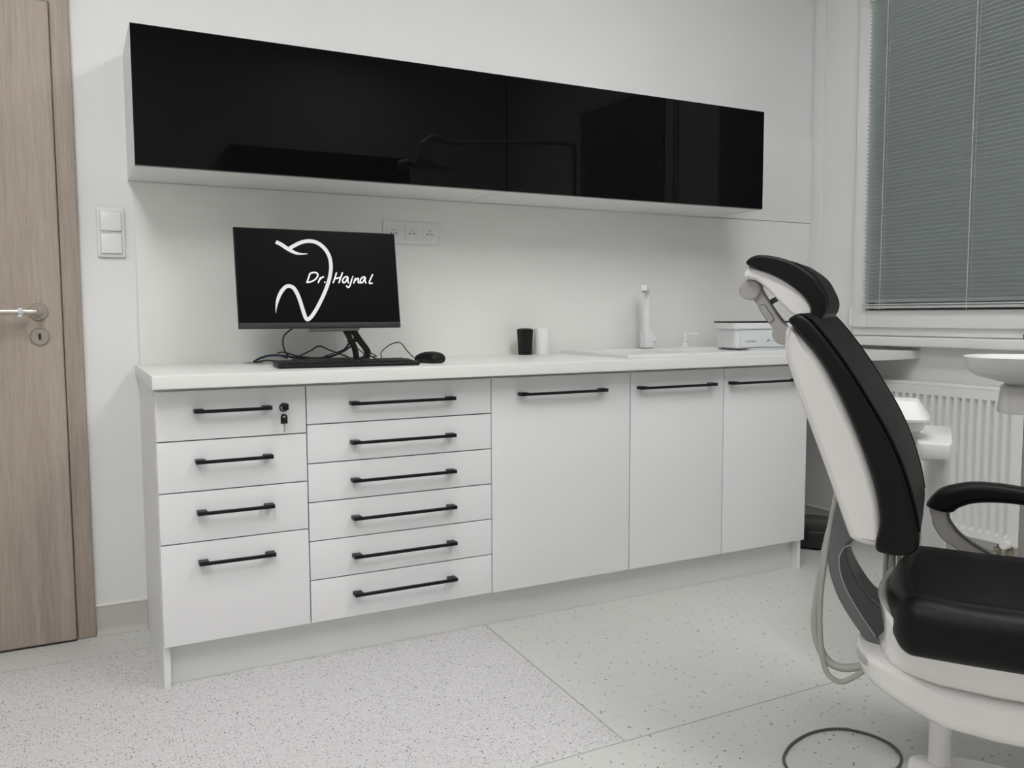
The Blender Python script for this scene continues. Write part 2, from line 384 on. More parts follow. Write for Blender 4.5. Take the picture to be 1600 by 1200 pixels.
# ---------------------------------------------------------------- door
dr = empty('door_1', kind='structure')
cm = MB()
cm.rbox(-0.1575, -0.103, -0.018, 0, 0, DZ+.058, r=.004); cm.rbox(DX0-.053, DX0+.0015, -0.018, 0, 0, DZ+.058, r=.004)
cm.build('casing', 'wood', dr)
RB(DX0-.053, -0.103, -0.0175, 0, DZ-.001, DZ+.0575, r=.004).build('casing_head', 'wood', dr)
B(DX0-.02, DX1+.02, 0.0, .10, 0, DZ+.02).build('jamb_lining', 'wood', dr, smooth=False)
RB(DX0, -0.159, -0.030, 0.004, 0.005, DZ-.003, r=.006, k=3).build('leaf', 'wood', dr)
B(DX0, -0.159, -0.027, .004, 0.0, 0.0048).build('floor_gap_seal', 'gasket_black', dr, smooth=False)
h = empty('lever_handle', (-0.223, -0.030, 1.050)); h.parent = dr
MB().lathe([(.0265, 0), (.0265, -.005), (.0245, -.0075), (.0, -.0075)][:3], n=36, axis='y').build('rosette', 'rosette_steel', h)
m = MB(); m.lathe([(.0105, -.007), (.0105, -.042)], n=20, axis='y'); m.tube([(0.0, -.030, 0), (0, -.047, 0), (-.006, -.056, 0), (-.018, -.058, 0), (-.06, -.058, 0), (-.135, -.058, 0)], .0085, n=16)
m.build('lever', 'steel_satin', h)
MB().lathe([(.0105, -.052), (.0118, -.050), (.0118, -.040), (.0105, -.038)], (0, -.058, 0), 18, axis='x').build('clear_band', 'clear_ring', h)
RB(-.053, -.041, -.066, -.052, -.017, -.008, r=.003).build('clear_tab', 'clear_ring', h)
kx = empty('key_escutcheon', (-0.222, -0.030, 0.974)); kx.parent = dr
MB().lathe([(.0265, 0), (.0265, -.005), (.0245, -.0075)], n=36, axis='y').build('rosette', 'rosette_steel', kx)
RB(-.0042, .0042, -.0082, -.004, -.010, .010, r=.002).build('keyhole', 'ink_black', kx)

# ---------------------------------------------------------------- light switch, sockets
sw = empty('light_switch', (-0.011, 0, 1.301), label='white double light switch on the wall beside the wooden door', cat='switch')
RB(-.0405, .0405, -.011, 0, -.0785, .0785, r=.004, k=3).build('cover_frame', 'switch_white', sw)
for zc in (.0355, -.0355):
    def wedge(x, y, z, zc=zc): return (x, y - (.0035*(z-zc)/.03 if y < -.012 else 0)*-1, z)
    RB(-.0305, .0305, -.0155, -.008, zc-.031, zc+.031, r=.002, fn=wedge).build('rocker', 'switch_white', sw)
    m = MB()
    for q in ((-.0322, .0322, zc+.0312, zc+.0322), (-.0322, .0322, zc-.0322, zc-.0312), (-.0322, -.0312, zc-.032, zc+.032), (.0312, .0322, zc-.032, zc+.032)): m.box(q[0], q[1], -.0113, -.010, q[2], q[3])
    m.build('rocker_gap', 'skirting_grey', sw, smooth=False)
so = empty('wall_socket', (1.0005, -.008, 1.339), label='white triple power socket on the splashback behind the monitor', cat='socket')
RB(-.109, .109, -.009, 0, -.0405, .0405, r=.003, k=3).build('cover_frame', 'switch_white', so)
for i in range(3):
    xc = -.071+.071*i
    pl_ = RB(xc-.0275, xc+.0275, -.012, -.008, -.0275, .0275, r=.0015).build('insert', 'switch_white', so)
    MB().lathe([(.0225, -.0125), (.0225, -.0135), (.0205, -.0138), (.0195, -.0122), (.017, -.0119), (.003, -.0119)], (xc, 0, 0), 30, axis='y', cap=False).build('socket_well', 'carcass_white', pl_)
    hm = MB()
    for dx, dz, rr in ((-.0095, -.003, .0026), (.0095, -.003, .0026), (0, -.003, .0018)): hm.lathe([(rr, -.0118), (rr, -.01235)], (xc+dx, 0, dz), 12, axis='y')
    hm.build('pin_hole', 'socket_hole', pl_)
    MB().lathe([(.0024, -.011), (.0024, -.019), (.001, -.021)], (xc, 0, .009), 12, axis='y').build('earth_pin', 'steel_satin', pl_)

# ---------------------------------------------------------------- base cabinets
CX = [0.053, 0.4605, 1.059, 1.6053, 2.0322, 2.4663]
FY, BY = -0.5621, -0.5425         # front face / carcass front
ZB, ZT = 0.123, 0.8328
def handle(x0, x1, z, parent):
    hd = empty('handle', (0, 0, 0)); hd.parent = parent
    m = MB(); y = FY
    for xa, xb in ((x0, x0+.026), (x1-.026, x1)): m.rbox(xa, xb, y-.032, y, z-.0055, z+.0055, r=.0012)
    m.rbox(x0+.02, x1-.02, y-.0315, y-.0225, z-.0055, z+.0036, r=.0010)
    bpy.data.objects.remove(hd)
    return m.build('handle', 'black_metal', parent)
def carcass(x0, x1, par, left=False, right=False):
    t = .018; m = MB(); zt = .842
    m.box(x0+(.0005), x0+t, BY, -.001, 0 if left else ZB, zt); m.box(x1-t, x1-.0005, BY, -.001, 0 if right else ZB, zt)
    m.box(x0+t, x1-t, BY, -.001, ZB, ZB+t); m.box(x0+t, x1-t, BY, -.001, zt-t, zt); m.box(x0+t, x1-t, -.012, -.001, ZB+t, zt-t)
    return m.build('body', 'carcass_white', par, smooth=False)
gp = .0016
def drawers(x0, x1, zs, hx, hz, label, left=False):
    c = empty('drawer_cabinet', label=label, cat='cabinet', group='base cabinets under the counter')
    carcass(x0, x1, c, left=left); out = []
    for i in range(len(zs)-1):
        d = RB(x0+gp, x1-gp, FY, BY-.001, zs[i+1]+gp, zs[i]-gp, r=.0012).build('drawer', 'cabinet_white', c); out.append(d)
        handle(hx[0], hx[1], hz[i], d)
    return c, out
c1, d1 = drawers(CX[0], CX[1], [ZT, .694, .552, .410, ZB], (.150, .358), [.776, .637, .4945, .354], 'white cabinet with four drawers and a lock with keys, nearest the wooden door', left=True)
pz = [ZT, .7175, .602, .4865, .370, .2525, ZB]
c2, d2 = drawers(CX[1], CX[2], pz, (.588, .923), [.7755, .659, .5445, .430, .3135, .197], 'white wide cabinet with six shallow drawers below keyboard and mouse')
labs = ['white cabinet with one wide door, directly right of the six drawers', 'white cabinet with a single door, below the sink tap', 'white cabinet with a single door at the end beside the dental chair']
hxs = [(1.155, 1.492), (1.632, 1.976), (2.053, 2.397)]
for i in range(3):
    c = empty('door_cabinet', label=labs[i], cat='cabinet', group='base cabinets under the counter')
    x0, x1 = CX[2+i], CX[3+i]; carcass(x0, x1, c, right=(i == 2))
    d = RB(x0+gp, x1-gp, FY, BY-.001, ZB, ZT-gp, r=.0012).build('door', 'cabinet_white', c)
    handle(hxs[i][0], hxs[i][1], .7765, d)
tag(B(CX[0]+.019, CX[5]-.019, -.512, -.496, 0.0005, ZB-.0005).build('plinth', 'plinth_white', smooth=False), 'white plinth board set back under the row of base cabinets', 'plinth')
# lock with keys on the top left drawer
lk = empty('cam_lock', (0.395, FY, 0.777)); lk.parent = d1[0]
bpy.data.objects.remove(lk)
MB().lathe([(.0105, 0), (.0105, -.004), (.0085, -.006), (.0085, -.013)], (0.396, FY, .777), 24, axis='y').build('lock_cylinder', 'chrome', d1[0])
ky = empty('drawer_key', (0.394, FY-.013, .777), label='pair of black-headed drawer keys hanging from the lock of the top drawer', cat='key')
m = MB(); ring = [(-.011*math.cos(a)-.002, -.016-.011*abs(math.cos(a*.5)), .0125*math.sin(a)) for a in [2*math.pi*i/16 for i in range(17)]]
RB(-.0085, .0085, -.026, -.001, -.0095, .0095, r=.004, k=3).build('key_head', 'black_plastic', ky)
MB().tube([(-.004, -.012, .009), (-.012, -.018, .007), (-.0165, -.02, 0), (-.013, -.02, -.009), (-.004, -.016, -.012), (.003, -.01, -.0115)], .0022, n=8).build('key_bow', 'black_plastic', ky)
MB().tube([(-.004, -.018, -.011), (0, -.02, -.018), (-.002, -.017, -.024), (-.006, -.015, -.030)], .0007, n=6).build('key_ring', 'key_steel', ky)
m = MB(); out = [(-.0095, -.048), (.0095, -.048), (.0095, -.030)] + [(.0095*math.cos(a), -.030+.0105*math.sin(a)) for a in [math.pi*i/10 for i in range(1, 10)]] + [(-.0095, -.030)]
m.loft([[(x-.004, -.0165, z) for x, z in out], [(x-.004, -.0135, z) for x, z in out]]); m.build('key_head', 'black_plastic', ky)
RB(-.008, 0, -.0172, -.0128, -.0305, -.0265, r=.001).build('key_eyelet', 'key_steel', ky)
m = MB(); m.box(-.0075, -.0005, -.0158, -.0142, -.055, -.048); m.box(-.0058, -.0022, -.0157, -.0143, -.073, -.055); m.build('key_blade', 'key_steel', ky, smooth=False)

# counter
tag(RB(0.044, XR-.0015, -.6243, -.0002, .8424, H, r=.002).build('countertop', 'counter_white'), 'long white laminate countertop running to the window wall', 'countertop')

# ---------------------------------------------------------------- wall cabinets
def wallcab(x0, x1, label):
    c = empty('wall_cabinet', label=label, cat='cabinet', group='black glass wall cabinets')
    z0, z1 = 1.467, 1.863; m = MB(); t = .016
    m.box(x0+.0005, x0+t, -.306, -.0005, z0, z1); m.box(x1-t, x1-.0005, -.306, -.0005, z0, z1); m.box(x0+t, x1-t, -.306, -.0005, z1-t, z1); m.box(x0+t, x1-t, -.010, -.0005, z0, z1-t)
    m.build('body', 'carcass_white', c, smooth=False)
    B(x0+t, x1-t, -.262, -.010, z0+.0015, z0+.018).build('bottom_panel', 'carcass_white', c, smooth=False)
    RB(x0+t, x1-t, -.306, -.2635, z0, z0+.018, r=.001).build('front_rail', 'carcass_white', c)
    B(x0+.0012, x1-.0012, -.3254, -.3065, z0+.001, z1).build('door', 'gloss_black', c, smooth=False)
    return c
wallcab(0.0435, 1.2407, 'long glossy black wall cabinet hung above the monitor')
wallcab(1.2407, 2.434, 'long glossy black wall cabinet hung above the sink')

# ---------------------------------------------------------------- monitor
MT = math.atan2(.05, .313)
mo = empty('monitor', (0.5865, -0.300, H), label='black computer monitor showing a white tooth logo on the counter', cat='monitor')
pan = empty('tmp'); bpy.data.objects.remove(pan)
Mrot = Matrix.Translation((0, 0, .995-H)) @ Matrix.Rotation(-MT, 4, 'X')
def mpt(x, y, z): return tuple(Mrot @ Vector((x, y, z)))
HW, HH = .2635, .320
def tilt(mb): mb.v = [mpt(*p) for p in mb.v]; return mb
tilt(RB(-HW, HW, 0.0, .012, 0, HH, r=.002)).build('housing', 'black_plastic', mo)
tilt(RB(-HW+.03, HW-.03, .011, .040, .02, HH-.05, r=.012, k=3)).build('back_cover', 'black_plastic', mo)
tilt(RB(-HW+.001, HW-.001, -.0015, .002, .0005, .018, r=.0008)).build('lower_bezel', 'bezel_black', mo)
scr = tilt(B(-HW+.003, HW-.003, -.0006, .001, .0185, HH-.003)).build('screen', 'screen_black', mo, smooth=False)
# logo: crop pixel -> metres on the screen plane (homography from the measured screen corners)
def scrpt(cx, cy):
    px, py = 410+cx/8.0, 360+cy/8.0
    a = (px-364-(py-356)*(10/159))/252.0
    x = -HW + a*2*HW
    ytop = 356+7*a; ybot = 515-6*a
    b_ = (ybot-py)/(ybot-ytop)
    return x, .0005+b_*(HH-.0005)
def ribbon(mb, pts, wid, dens=6, y=-.0011, rnd=False):
    P3 = catmull([(p[0], p[1], wid[i] if isinstance(wid, list) else wid) for i, p in enumerate(pts)], dens)
    L = []; Rr = []
    for i, p in enumerate(P3):
        t = (P3[min(i+1, len(P3)-1)]-P3[max(i-1, 0)]); t.z = 0; t.normalize(); n_ = Vector((-t.y, t.x, 0))*max(p.z, 1)*.5
        a, b_ = scrpt(p.x+n_.x, p.y+n_.y), scrpt(p.x-n_.x, p.y-n_.y)
        L.append(mpt(a[0], y, a[1])); Rr.append(mpt(b_[0], y, b_[1]))
    n = len(L); mb.add(L+Rr, [(i, i+1, n+i+1, n+i) for i in range(n-1)])
    if rnd:
        for e in (P3[0], P3[-1]):
            c = []
            for k in range(10):
                a = 2*math.pi*k/10; q = scrpt(e.x+math.cos(a)*e.z*.5, e.y+math.sin(a)*e.z*.5); c.append(mpt(q[0], y, q[1]))
            mb.add(c, [tuple(range(10))])
lg = MB()
ribbon(lg, [(135, 150), (200, 182), (262, 225), (320, 260), (380, 287), (435, 296), (520, 294)], [46, 46, 46, 42, 34, 23, 9])
ribbon(lg, [(300, 228), (370, 186), (430, 156), (490, 138), (545, 133), (610, 142), (670, 170), (725, 215), (770, 275), (800, 345), (812, 420), (812, 490), (800, 570), (780, 650), (750, 735), (705, 840), (650, 950), (600, 1035), (560, 1088), (524, 1116), (497, 1090), (477, 1035), (450, 950), (425, 870), (395, 795), (360, 735), (325, 708), (290, 701), (255, 712), (215, 755), (182, 815), (158, 885), (146, 950), (137, 1040)],
       [46]*29 + [47, 44, 36, 22, 3], y=-.00095)
lg.build('logo', 'screen_white', scr, smooth=False)
S = 18
LETTERS = [
    [[(547, 552), (530, 605), (514, 650)], [(545, 548), (575, 531), (610, 527), (640, 537), (648, 562), (632, 597), (595, 628), (555, 645), (514, 652)]],
    [[(682, 592), (668, 620), (654, 652)], [(664, 625), (690, 597), (718, 580)]], [[(735, 646), (736, 648)]],
    [[(882, 530), (862, 595), (842, 650)], [(958, 527), (936, 590), (914, 650)], [(858, 604), (900, 592), (938, 584)]],
    [[(1022, 574), (990, 580), (966, 610), (962, 640), (980, 650), (1005, 630), (1030, 582), (1027, 620), (1036, 650)]],
    [[(1082, 598), (1068, 645), (1052, 690), (1030, 708), (1012, 690)], [(1091, 573), (1092, 574)]],
    [[(1124, 597), (1115, 625), (1105, 652)], [(1112, 632), (1138, 603), (1162, 594), (1164, 620), (1162, 640), (1172, 651)]],
    [[(1244, 574), (1215, 583), (1192, 612), (1190, 642), (1208, 648), (1232, 625), (1254, 578), (1252, 618), (1262, 650)]],
    [[(1352, 545), (1326, 595), (1308, 640), (1318, 655), (1346, 650)]]]
for sts in LETTERS:
    tx = MB()
    for st in sts: ribbon(tx, st, S, 6, y=-.00125, rnd=True)
    tx.build('letter', 'screen_text', scr, smooth=False)
# stand: two bent bars joined by a cross piece, flat U-shaped foot
m = MB()
sx = .055
def bar(x, pts, wv=.012, tv=.007):
    P = catmull([(x+dx, y, z) for dx, y, z in pts], 6); rings = []
    for i, p in enumerate(P):
        t = (P[min(i+1, len(P)-1)]-P[max(i-1, 0)]).normalized(); s_ = Vector((1, 0, 0)); n_ = t.cross(s_).normalized()
        rings.append([p+s_*wv+n_*tv, p-s_*wv+n_*tv, p-s_*wv-n_*tv, p+s_*wv-n_*tv])
    m.loft(rings)
def flatbar(pts, hw_, ty):
    P = catmull([(x, 0, z) for x, z in pts], 7); rings = []
    for i, p in enumerate(P):
        t = (P[min(i+1, len(P)-1)]-P[max(i-1, 0)]).normalized(); n_ = Vector((-t.z, 0, t.x))
        rings.append([(p.x+n_.x*hw_, ty-.014, p.z+n_.z*hw_), (p.x-n_.x*hw_, ty-.014, p.z-n_.z*hw_), (p.x-n_.x*hw_, ty+.014, p.z-n_.z*hw_), (p.x+n_.x*hw_, ty+.014, p.z+n_.z*hw_)])
    m.loft(rings)
flatbar([(.093, .140), (.105, .112), (.128, .075), (.150, .045), (.155, .030), (.148, .016), (.128, .009), (.06, .008)], .0075, .030)
flatbar([(.070, .140), (.080, .112), (.098, .078), (.112, .050), (.118, .014)], .0062, .034)
m.rbox(.090, .125, .018, .046, .068, .080, r=.002)
m.build('stand_bars', 'black_plastic', mo)
RB(-.085, .125, -.030, .095, .0005, .015, r=.006, k=3).build('stand_foot', 'black_plastic', mo)
tilt(RB(-.04, .125, .010, .040, -.007, .012, r=.004)).build('stand_mount', 'arm_grey', mo)

# ---------------------------------------------------------------- keyboard, mouse, cables
kb = empty('keyboard', (0.617, -0.455, H), R(-5.5), label='flat black keyboard in front of the monitor', cat='keyboard')
def kbs(x, y, z): return (x, y, z + (y+.07)*.03 if z > .004 else z)
RB(-.215, .215, -.062, .078, .0002, .0125, r=.0045, k=2, fn=kbs).build('case', 'black_plastic', kb)
m = MB(); random.seed(3)
for r_ in range(6):
    y0 = -.052+r_*.0205; x = -.207; n = 0
    while x < .200:
        wd = .0175
        if r_ == 0 and 3 <= n < 4: wd = .10
        if -.207+.292 < x < -.207+.299 or .148 < x < .154: x += .007; continue
        if x+wd > .209: break
        zt = .0138+(y0+.07)*.03
        m.rbox(x, x+wd, y0, y0+.0172, zt-.004, zt+.002, r=.0012, k=1); x += wd+.0022; n += 1
m.build('keys', 'black_metal', kb, kind='stuff')
ms = empty('computer_mouse', (0.905, -0.425, H), R(-78), label='small black computer mouse right of the keyboard', cat='mouse')
def mouse_shape(x, y, z):
    f = max(0.0, 1-((x-.006)/.066)**2)**.55; g_ = max(0, 1-(y/.041)**2)**.4
    return (x, y*(1-.10*(x/.06)), max(.001, z*(.30+.70*f)*(.55+.45*g_)) if z > .006 else z)
RB(-.056, .056, -.031, .031, .0005, .038, r=.016, k=4, sub=(6, 4, 1), fn=mouse_shape).build('shell', 'black_plastic', ms)
MB().lathe([(.002, -.003), (.0065, -.0025), (.0065, .0025), (.002, .003)], (-.032, 0, .029), 14, axis='y').build('scroll_wheel', 'arm_grey_dark', ms)
def cable(pts, r, mat, label, name='cable', n=7):
    return tag(MB().tube(pts, r, n=n, dens=8).build(name, mat), label, 'cable', 'cables around the monitor')
z0 = H+.004
cable([(.868, -.37, z0+.012), (.873, -.30, z0+.030), (.868, -.24, z0+.058), (.842, -.21, z0+.05), (.80, -.24, z0+.026), (.78, -.30, z0+.010), (.755, -.34, z0+.008), (.74, -.30, z0+.020), (.75, -.27, z0+.028), (.77, -.28, z0+.014), (.735, -.27, z0+.022), (.70, -.25, z0+.046), (.64, -.25, z0+.03), (.60, -.26, z0+.02)], .0019, 'cable_black', 'thin black mouse cable arching over the keyboard')
cable([(.455, -.36, z0+.02), (.44, -.29, z0+.03), (.47, -.24, z0+.034), (.53, -.21, z0+.018), (.60, -.20, z0+.012), (.68, -.20, z0+.030), (.712, -.22, z0+.07), (.700, -.235, z0+.115)], .0025, 'cable_black', 'black keyboard cable curling behind the keyboard')
cable([(.505, -.245, z0+.115), (.475, -.23, z0+.085), (.480, -.21, z0+.04), (.51, -.20, z0+.014), (.57, -.19, z0+.035), (.60, -.19, z0+.050), (.64, -.19, z0+.034), (.70, -.20, z0+.010)], .0025, 'cable_black', 'black cable hanging in a wide loop from the monitor underside')
cable([(.395, -.13, z0-.001), (.42, -.14, z0+.014), (.46, -.16, z0+.022), (.54, -.18, z0+.012), (.62, -.19, z0+.010), (.68, -.20, z0+.035), (.700, -.22, z0+.075), (.690, -.235, z0+.12)], .0038, 'cable_blue', 'thick dark blue cable running from the counter outlet to the monitor')
cable([(.402, -.14, z0-.001), (.43, -.17, z0+.006), (.47, -.20, z0+.002), (.52, -.225, z0-.001)], .0028, 'cable_black', 'short black cable lying beside the counter outlet')
gr = empty('cable_outlet', (0.398, -0.135, H), label='small grey round cable outlet set into the countertop', cat='grommet')
MB().lathe([(.034, .0002), (.034, .0012), (.030, .0022), (.024, .0022), (.022, .0008)], n=28, cap=False).build('collar', 'arm_grey', gr)
MB().lathe([(.0225, .0004), (.0225, .0009)], n=24).build('opening', 'ink_black', gr)

# ---------------------------------------------------------------- cups, sink, tap
def lathe_sq(prof, c, n=40, p=4.5):
    m = MB(); rings = []
    for r_, z in prof:
        ring = []
        for i in range(n):
            a = 2*math.pi*i/n; ca, sa = math.cos(a), math.sin(a)
            k = 1/((abs(ca)**p+abs(sa)**p)**(1/p)); ring.append((c[0]+ca*k*r_, c[1]+sa*k*r_, c[2]+z))
        rings.append(ring)
    return m.loft(rings)
cb = empty('tumbler', (1.4415, -.085, H), R(12), label='black tapered tumbler on the counter against the splashback', cat='cup', group='tumblers')
lathe_sq([(.0215, .0003), (.0222, .002), (.0265, .096), (.0262, .0985), (.022, .1015), (.012, .1035), (.004, .104)], (0, 0, 0)).build('cup_body', 'black_plastic', cb)
cw = empty('tumbler', (1.512, -.095, H), 0, label='white round tumbler on the counter right of the black one', cat='cup', group='tumblers')
MB().lathe([(.0310, .0003), (.0318, .002), (.0325, .1005), (.0318, .1025), (.0300, .1015), (.0290, .01)], n=40).build('cup_body', 'cup_white', cw)

SKX0, SKX1, SKY0, SKY1 = 1.625, 2.46, -.520, -.045; SZ = H+.012
sink = empty('sink', (0, 0, 0), label='white inset sink with raised rim in the countertop', cat='sink')
m = MB()
B0 = (2.00, 2.40, -.470, -.150); Dn = (1.685, 1.965, -.470, -.120)
def ringbox(m, o, i, z0, z1):
    m.box(o[0], i[0], o[2], o[3], z0, z1); m.box(i[1], o[1], o[2], o[3], z0, z1); m.box(i[0], i[1], o[2], i[2], z0, z1); m.box(i[0], i[1], i[3], o[3], z0, z1)
ringbox(m, (SKX0, 1.98, SKY0, SKY1), Dn, H+.0005, SZ); ringbox(m, (1.98, SKX1, SKY0, SKY1), B0, H+.0005, SZ)
m.build('rim', 'sink_white', sink, smooth=False)
B(Dn[0], Dn[1], Dn[2], Dn[3], H+.0005, H+.005).build('drainer', 'sink_white', sink, smooth=False)
dm = B(B0[0], B0[1], B0[2], B0[3], H+.0005, H+.003); dm.build('bowl', 'sink_white', sink, smooth=False)
tp = empty('tap', (2.020, -.095, SZ), label='white square-spout mixer tap standing on the sink', cat='tap')
MB().lathe([(.0275, 0), (.0275, .004), (.024, .006)], n=30).build('base_ring', 'tap_grey', tp)
m = MB()
def slant(x, y, z): return (x, y, z - (x+.02)*0.95*(1 if z > .04 else 0))
m.rbox(-.0205, .0215, -.021, .021, .005, .078, r=.003, fn=slant); m.build('tap_body', 'tap_white', tp)
def turn(mb, deg):
    c_, s_ = math.cos(R(deg)), math.sin(R(deg)); mb.v = [(x*c_-y*s_, x*s_+y*c_, z) for x, y, z in mb.v]; return mb
turn(RB(-.0115, .0115, -.0115, .0115, .045, .252, r=.002), -40).build('column', 'tap_white', tp)
turn(RB(-.0115, .0115, -.200, .0115, .238, .259, r=.003), -40).build('spout', 'tap_white', tp)
turn(MB().lathe([(.009, .229), (.009, .240)], (0, -.186, 0), 18), -40).build('aerator', 'tap_grey', tp)
lv = MB(); lv.rbox(0, .062, -.017, .017, -.011, .011, r=.003)
a_ = R(-48); lv.v = [(-.004+p[0]*math.cos(a_)-p[2]*math.sin(a_), p[1]-.003, .078+p[0]*math.sin(a_)+p[2]*math.cos(a_)) for p in lv.v]
lv.build('lever', 'tap_white', tp)
sd_ = empty('soap_dispenser', (2.222, -.095, SZ), label='small white soap pump on the sink right of the tap', cat='soap dispenser')
MB().lathe([(.022, 0), (.022, .003), (.014, .006), (.0115, .012), (.0105, .026), (.013, .028), (.013, .033), (.0085, .035), (.0085, .058), (.0105, .06), (.0105, .064)], n=26).build('pump', 'tap_white', sd_)
MB().tube([(0, 0, .060), (.012, -.010, .061), (.045, -.028, .058)], [.0045, .004, .0032], n=10).build('nozzle', 'tap_white', sd_)

# instrument disinfection box
hb = empty('disinfection_box', (2.50, -.235, SZ), R(-11), label='white plastic box with black lid and blue logo right of the soap pump', cat='box')
def taper(x, y, z): return (x*(1-.02*(.1-z)/.1), y*(1-.03*(.1-z)/.1), z)
RB(-.155, .155, -.085, .065, 0, .088, r=.006, fn=taper).build('tub', 'box_white', hb)
RB(-.168, .168, -.097, .077, .080, .107, r=.006, k=3).build('collar', 'box_white', hb)
RB(-.166, .166, -.095, .075, .107, .113, r=.002).build('lid', 'black_plastic', hb)
lb = RB(-.132, .148, -.0895, -.080, .004, .079, r=.004).build('label_plate', 'box_label', hb)
text_mesh('lettering', 'HYGOBOX', .0105, 'ink_black', lb, (-.110, -.0899, .025), (R(90), 0, 0))
m = MB()
for q in ([(0, 0), (.006, 0), (.013, .013), (.0095, .013)], [(.010, 0), (.014, 0), (.0165, .0075), (.014, .009)]):
    m.add([(-.008+x, -.0899, .027+z) for x, z in q], [(0, 1, 2, 3)])
m.build('logo', 'ink_blue', lb, smooth=False)
text_mesh('lettering', 'DENTAL', .0036, 'ink_blue', lb, (.012, -.0899, .030), (R(90), 0, 0))

# ---------------------------------------------------------------- floor appliance
ap = empty('floor_appliance', (2.832, -.268, 0), label='low round black appliance on the floor under the counter end', cat='appliance')
MB().lathe([(.150, .006), (.163, .010), (.168, .02), (.168, .074), (.163, .084), (.158, .086)], n=48).build('body', 'appliance_black', ap)
MB().lathe([(.156, .0862), (.152, .089), (.02, .091)], n=48).build('top_plate', 'appliance_top', ap)
for a in (90, 210, 330): MB().lathe([(.012, 0), (.012, .008)], (.12*math.cos(R(a)), .12*math.sin(R(a)), 0), 12).build('foot', 'appliance_black', ap)

# ---------------------------------------------------------------- radiator
rd = empty('radiator', (XR, 0, 0), label='white ribbed panel radiator on the wall below the window', cat='radiator')
RY0, RY1, RZ0, RZ1 = -1.135, -.395, .150, .752; XF = -.098
m = MB(); pitch = .0340; nr = int((RY1-RY0-.07)/pitch); ys0 = RY0+.042
ZS = [RZ0+.012, RZ0+.038, RZ0+.052, RZ1-.062, RZ1-.048, RZ1-.004]
prof = []
y = RY0+.0; prof.append((y, 0))
for i in range(nr):
    a = ys0+i*pitch
    prof += [(a, 0), (a+.0035, 1), (a+.0165, 1), (a+.0200, 0)]
prof.append((RY1, 0))
rows = []
for z, dpt in zip(ZS, [0, 0, 1, 1, 0, 0]): rows.append([(XF+.018*d*dpt, yy, z) for yy, d in prof])
n = len(prof)
V = [p for r_ in rows for p in r_]; F = [(j*n+i, j*n+i+1, (j+1)*n+i+1, (j+1)*n+i) for j in range(len(rows)-1) for i in range(n-1)]
m.add(V, F); m.build('front_panel', 'radiator_white', rd, angle=20)
B(XF+.0195, XF+.025, RY0+.006, RY1-.006, RZ0+.012, RZ1-.01).build('water_panel', 'radiator_white', rd, smooth=False)
RB(XF-.001, XF+.064, RY0-.004, RY1+.004, RZ1-.012, RZ1, r=.003).build('top_grille', 'radiator_white', rd)
for yy in (RY0-.003, RY1+.001): RB(XF-.0005, XF+.062, yy, yy+.002, RZ0+.012, RZ1-.010, r=.0008).build('side_panel', 'radiator_white', rd)
RB(XF+.045, XF+.060, RY0+.01, RY1-.01, RZ0+.02, RZ1-.02, r=.003).build('back_panel', 'radiator_white', rd)
for yy in (RY0+.12, RY1-.14): B(XF+.058, -.0005, yy, yy+.03, RZ0+.10, RZ1-.10).build('bracket', 'radiator_white', rd, smooth=False)
MB().lathe([(.015, 0), (.0165, .004), (.0165, .03), (.013, .034)], (XF-.036, RY0+.035, RZ0+.020), 20, axis='x').build('valve_cap', 'radiator_white', rd)
m = MB(); m.tube([(XF+.02, RY0+.035, RZ0+.018), (XF+.01, RY0+.036, RZ0-.02), (XF+.01, RY0+.04, 0.0)], .008, n=12)
m.tube([(XF+.025, RY0+.085, RZ0+.014), (XF+.02, RY0+.085, RZ0-.03), (XF+.02, RY0+.085, 0.0)], .008, n=12)
m.rbox(XF-.004, XF+.024, RY0+.026, RY0+.048, RZ0-.026, RZ0-.002, r=.006); m.rbox(XF, XF+.02, RY0+.074, RY0+.096, RZ0-.022, RZ0-.004, r=.005); m.build('valve', 'valve_brass', rd)
tl = empty('plug_cap', (XR-.040, -1.098, WZ0), label='small dark teal cap standing on the window sill', cat='cap')
MB().lathe([(.008, 0), (.012, .003), (.0125, .018), (.009, .024), (.004, .026)], n=20).build('cap_body', 'teal_plastic', tl)

# ---------------------------------------------------------------- dental chair   local axes: x = towards the feet, -y = side nearest the camera
HD = 144.3
CO = (1.545, -1.838, 0)
RZ = math.atan2(math.cos(R(HD)), math.sin(R(HD)))
ch = empty('dental_chair', CO, RZ, label='white dental chair with black padding in front of the cabinets', cat='dental chair')
def offset_poly(P, d):
    n = len(P); out = []
    A = sum(P[i][0]*P[(i+1) % n][1]-P[(i+1) % n][0]*P[i][1] for i in range(n)); sg = 1 if A > 0 else -1
    N = []
    for i in range(n):
        p0, p2 = P[i-1], P[(i+1) % n]; t = Vector((p2[0]-p0[0], p2[1]-p0[1]))
        t = t.normalized() if t.length > 1e-9 else Vector((1, 0)); N.append(Vector((-sg*t.y, sg*t.x)))
    for i in range(n):
        lim = d
        if d > 0:
            for j in range(n):
                if N[i].dot(N[j]) < -0.2: lim = min(lim, 0.32*math.hypot(P[i][0]-P[j][0], P[i][1]-P[j][1]))
        out.append((P[i][0]+N[i].x*lim, P[i][1]+N[i].y*lim))
    return out
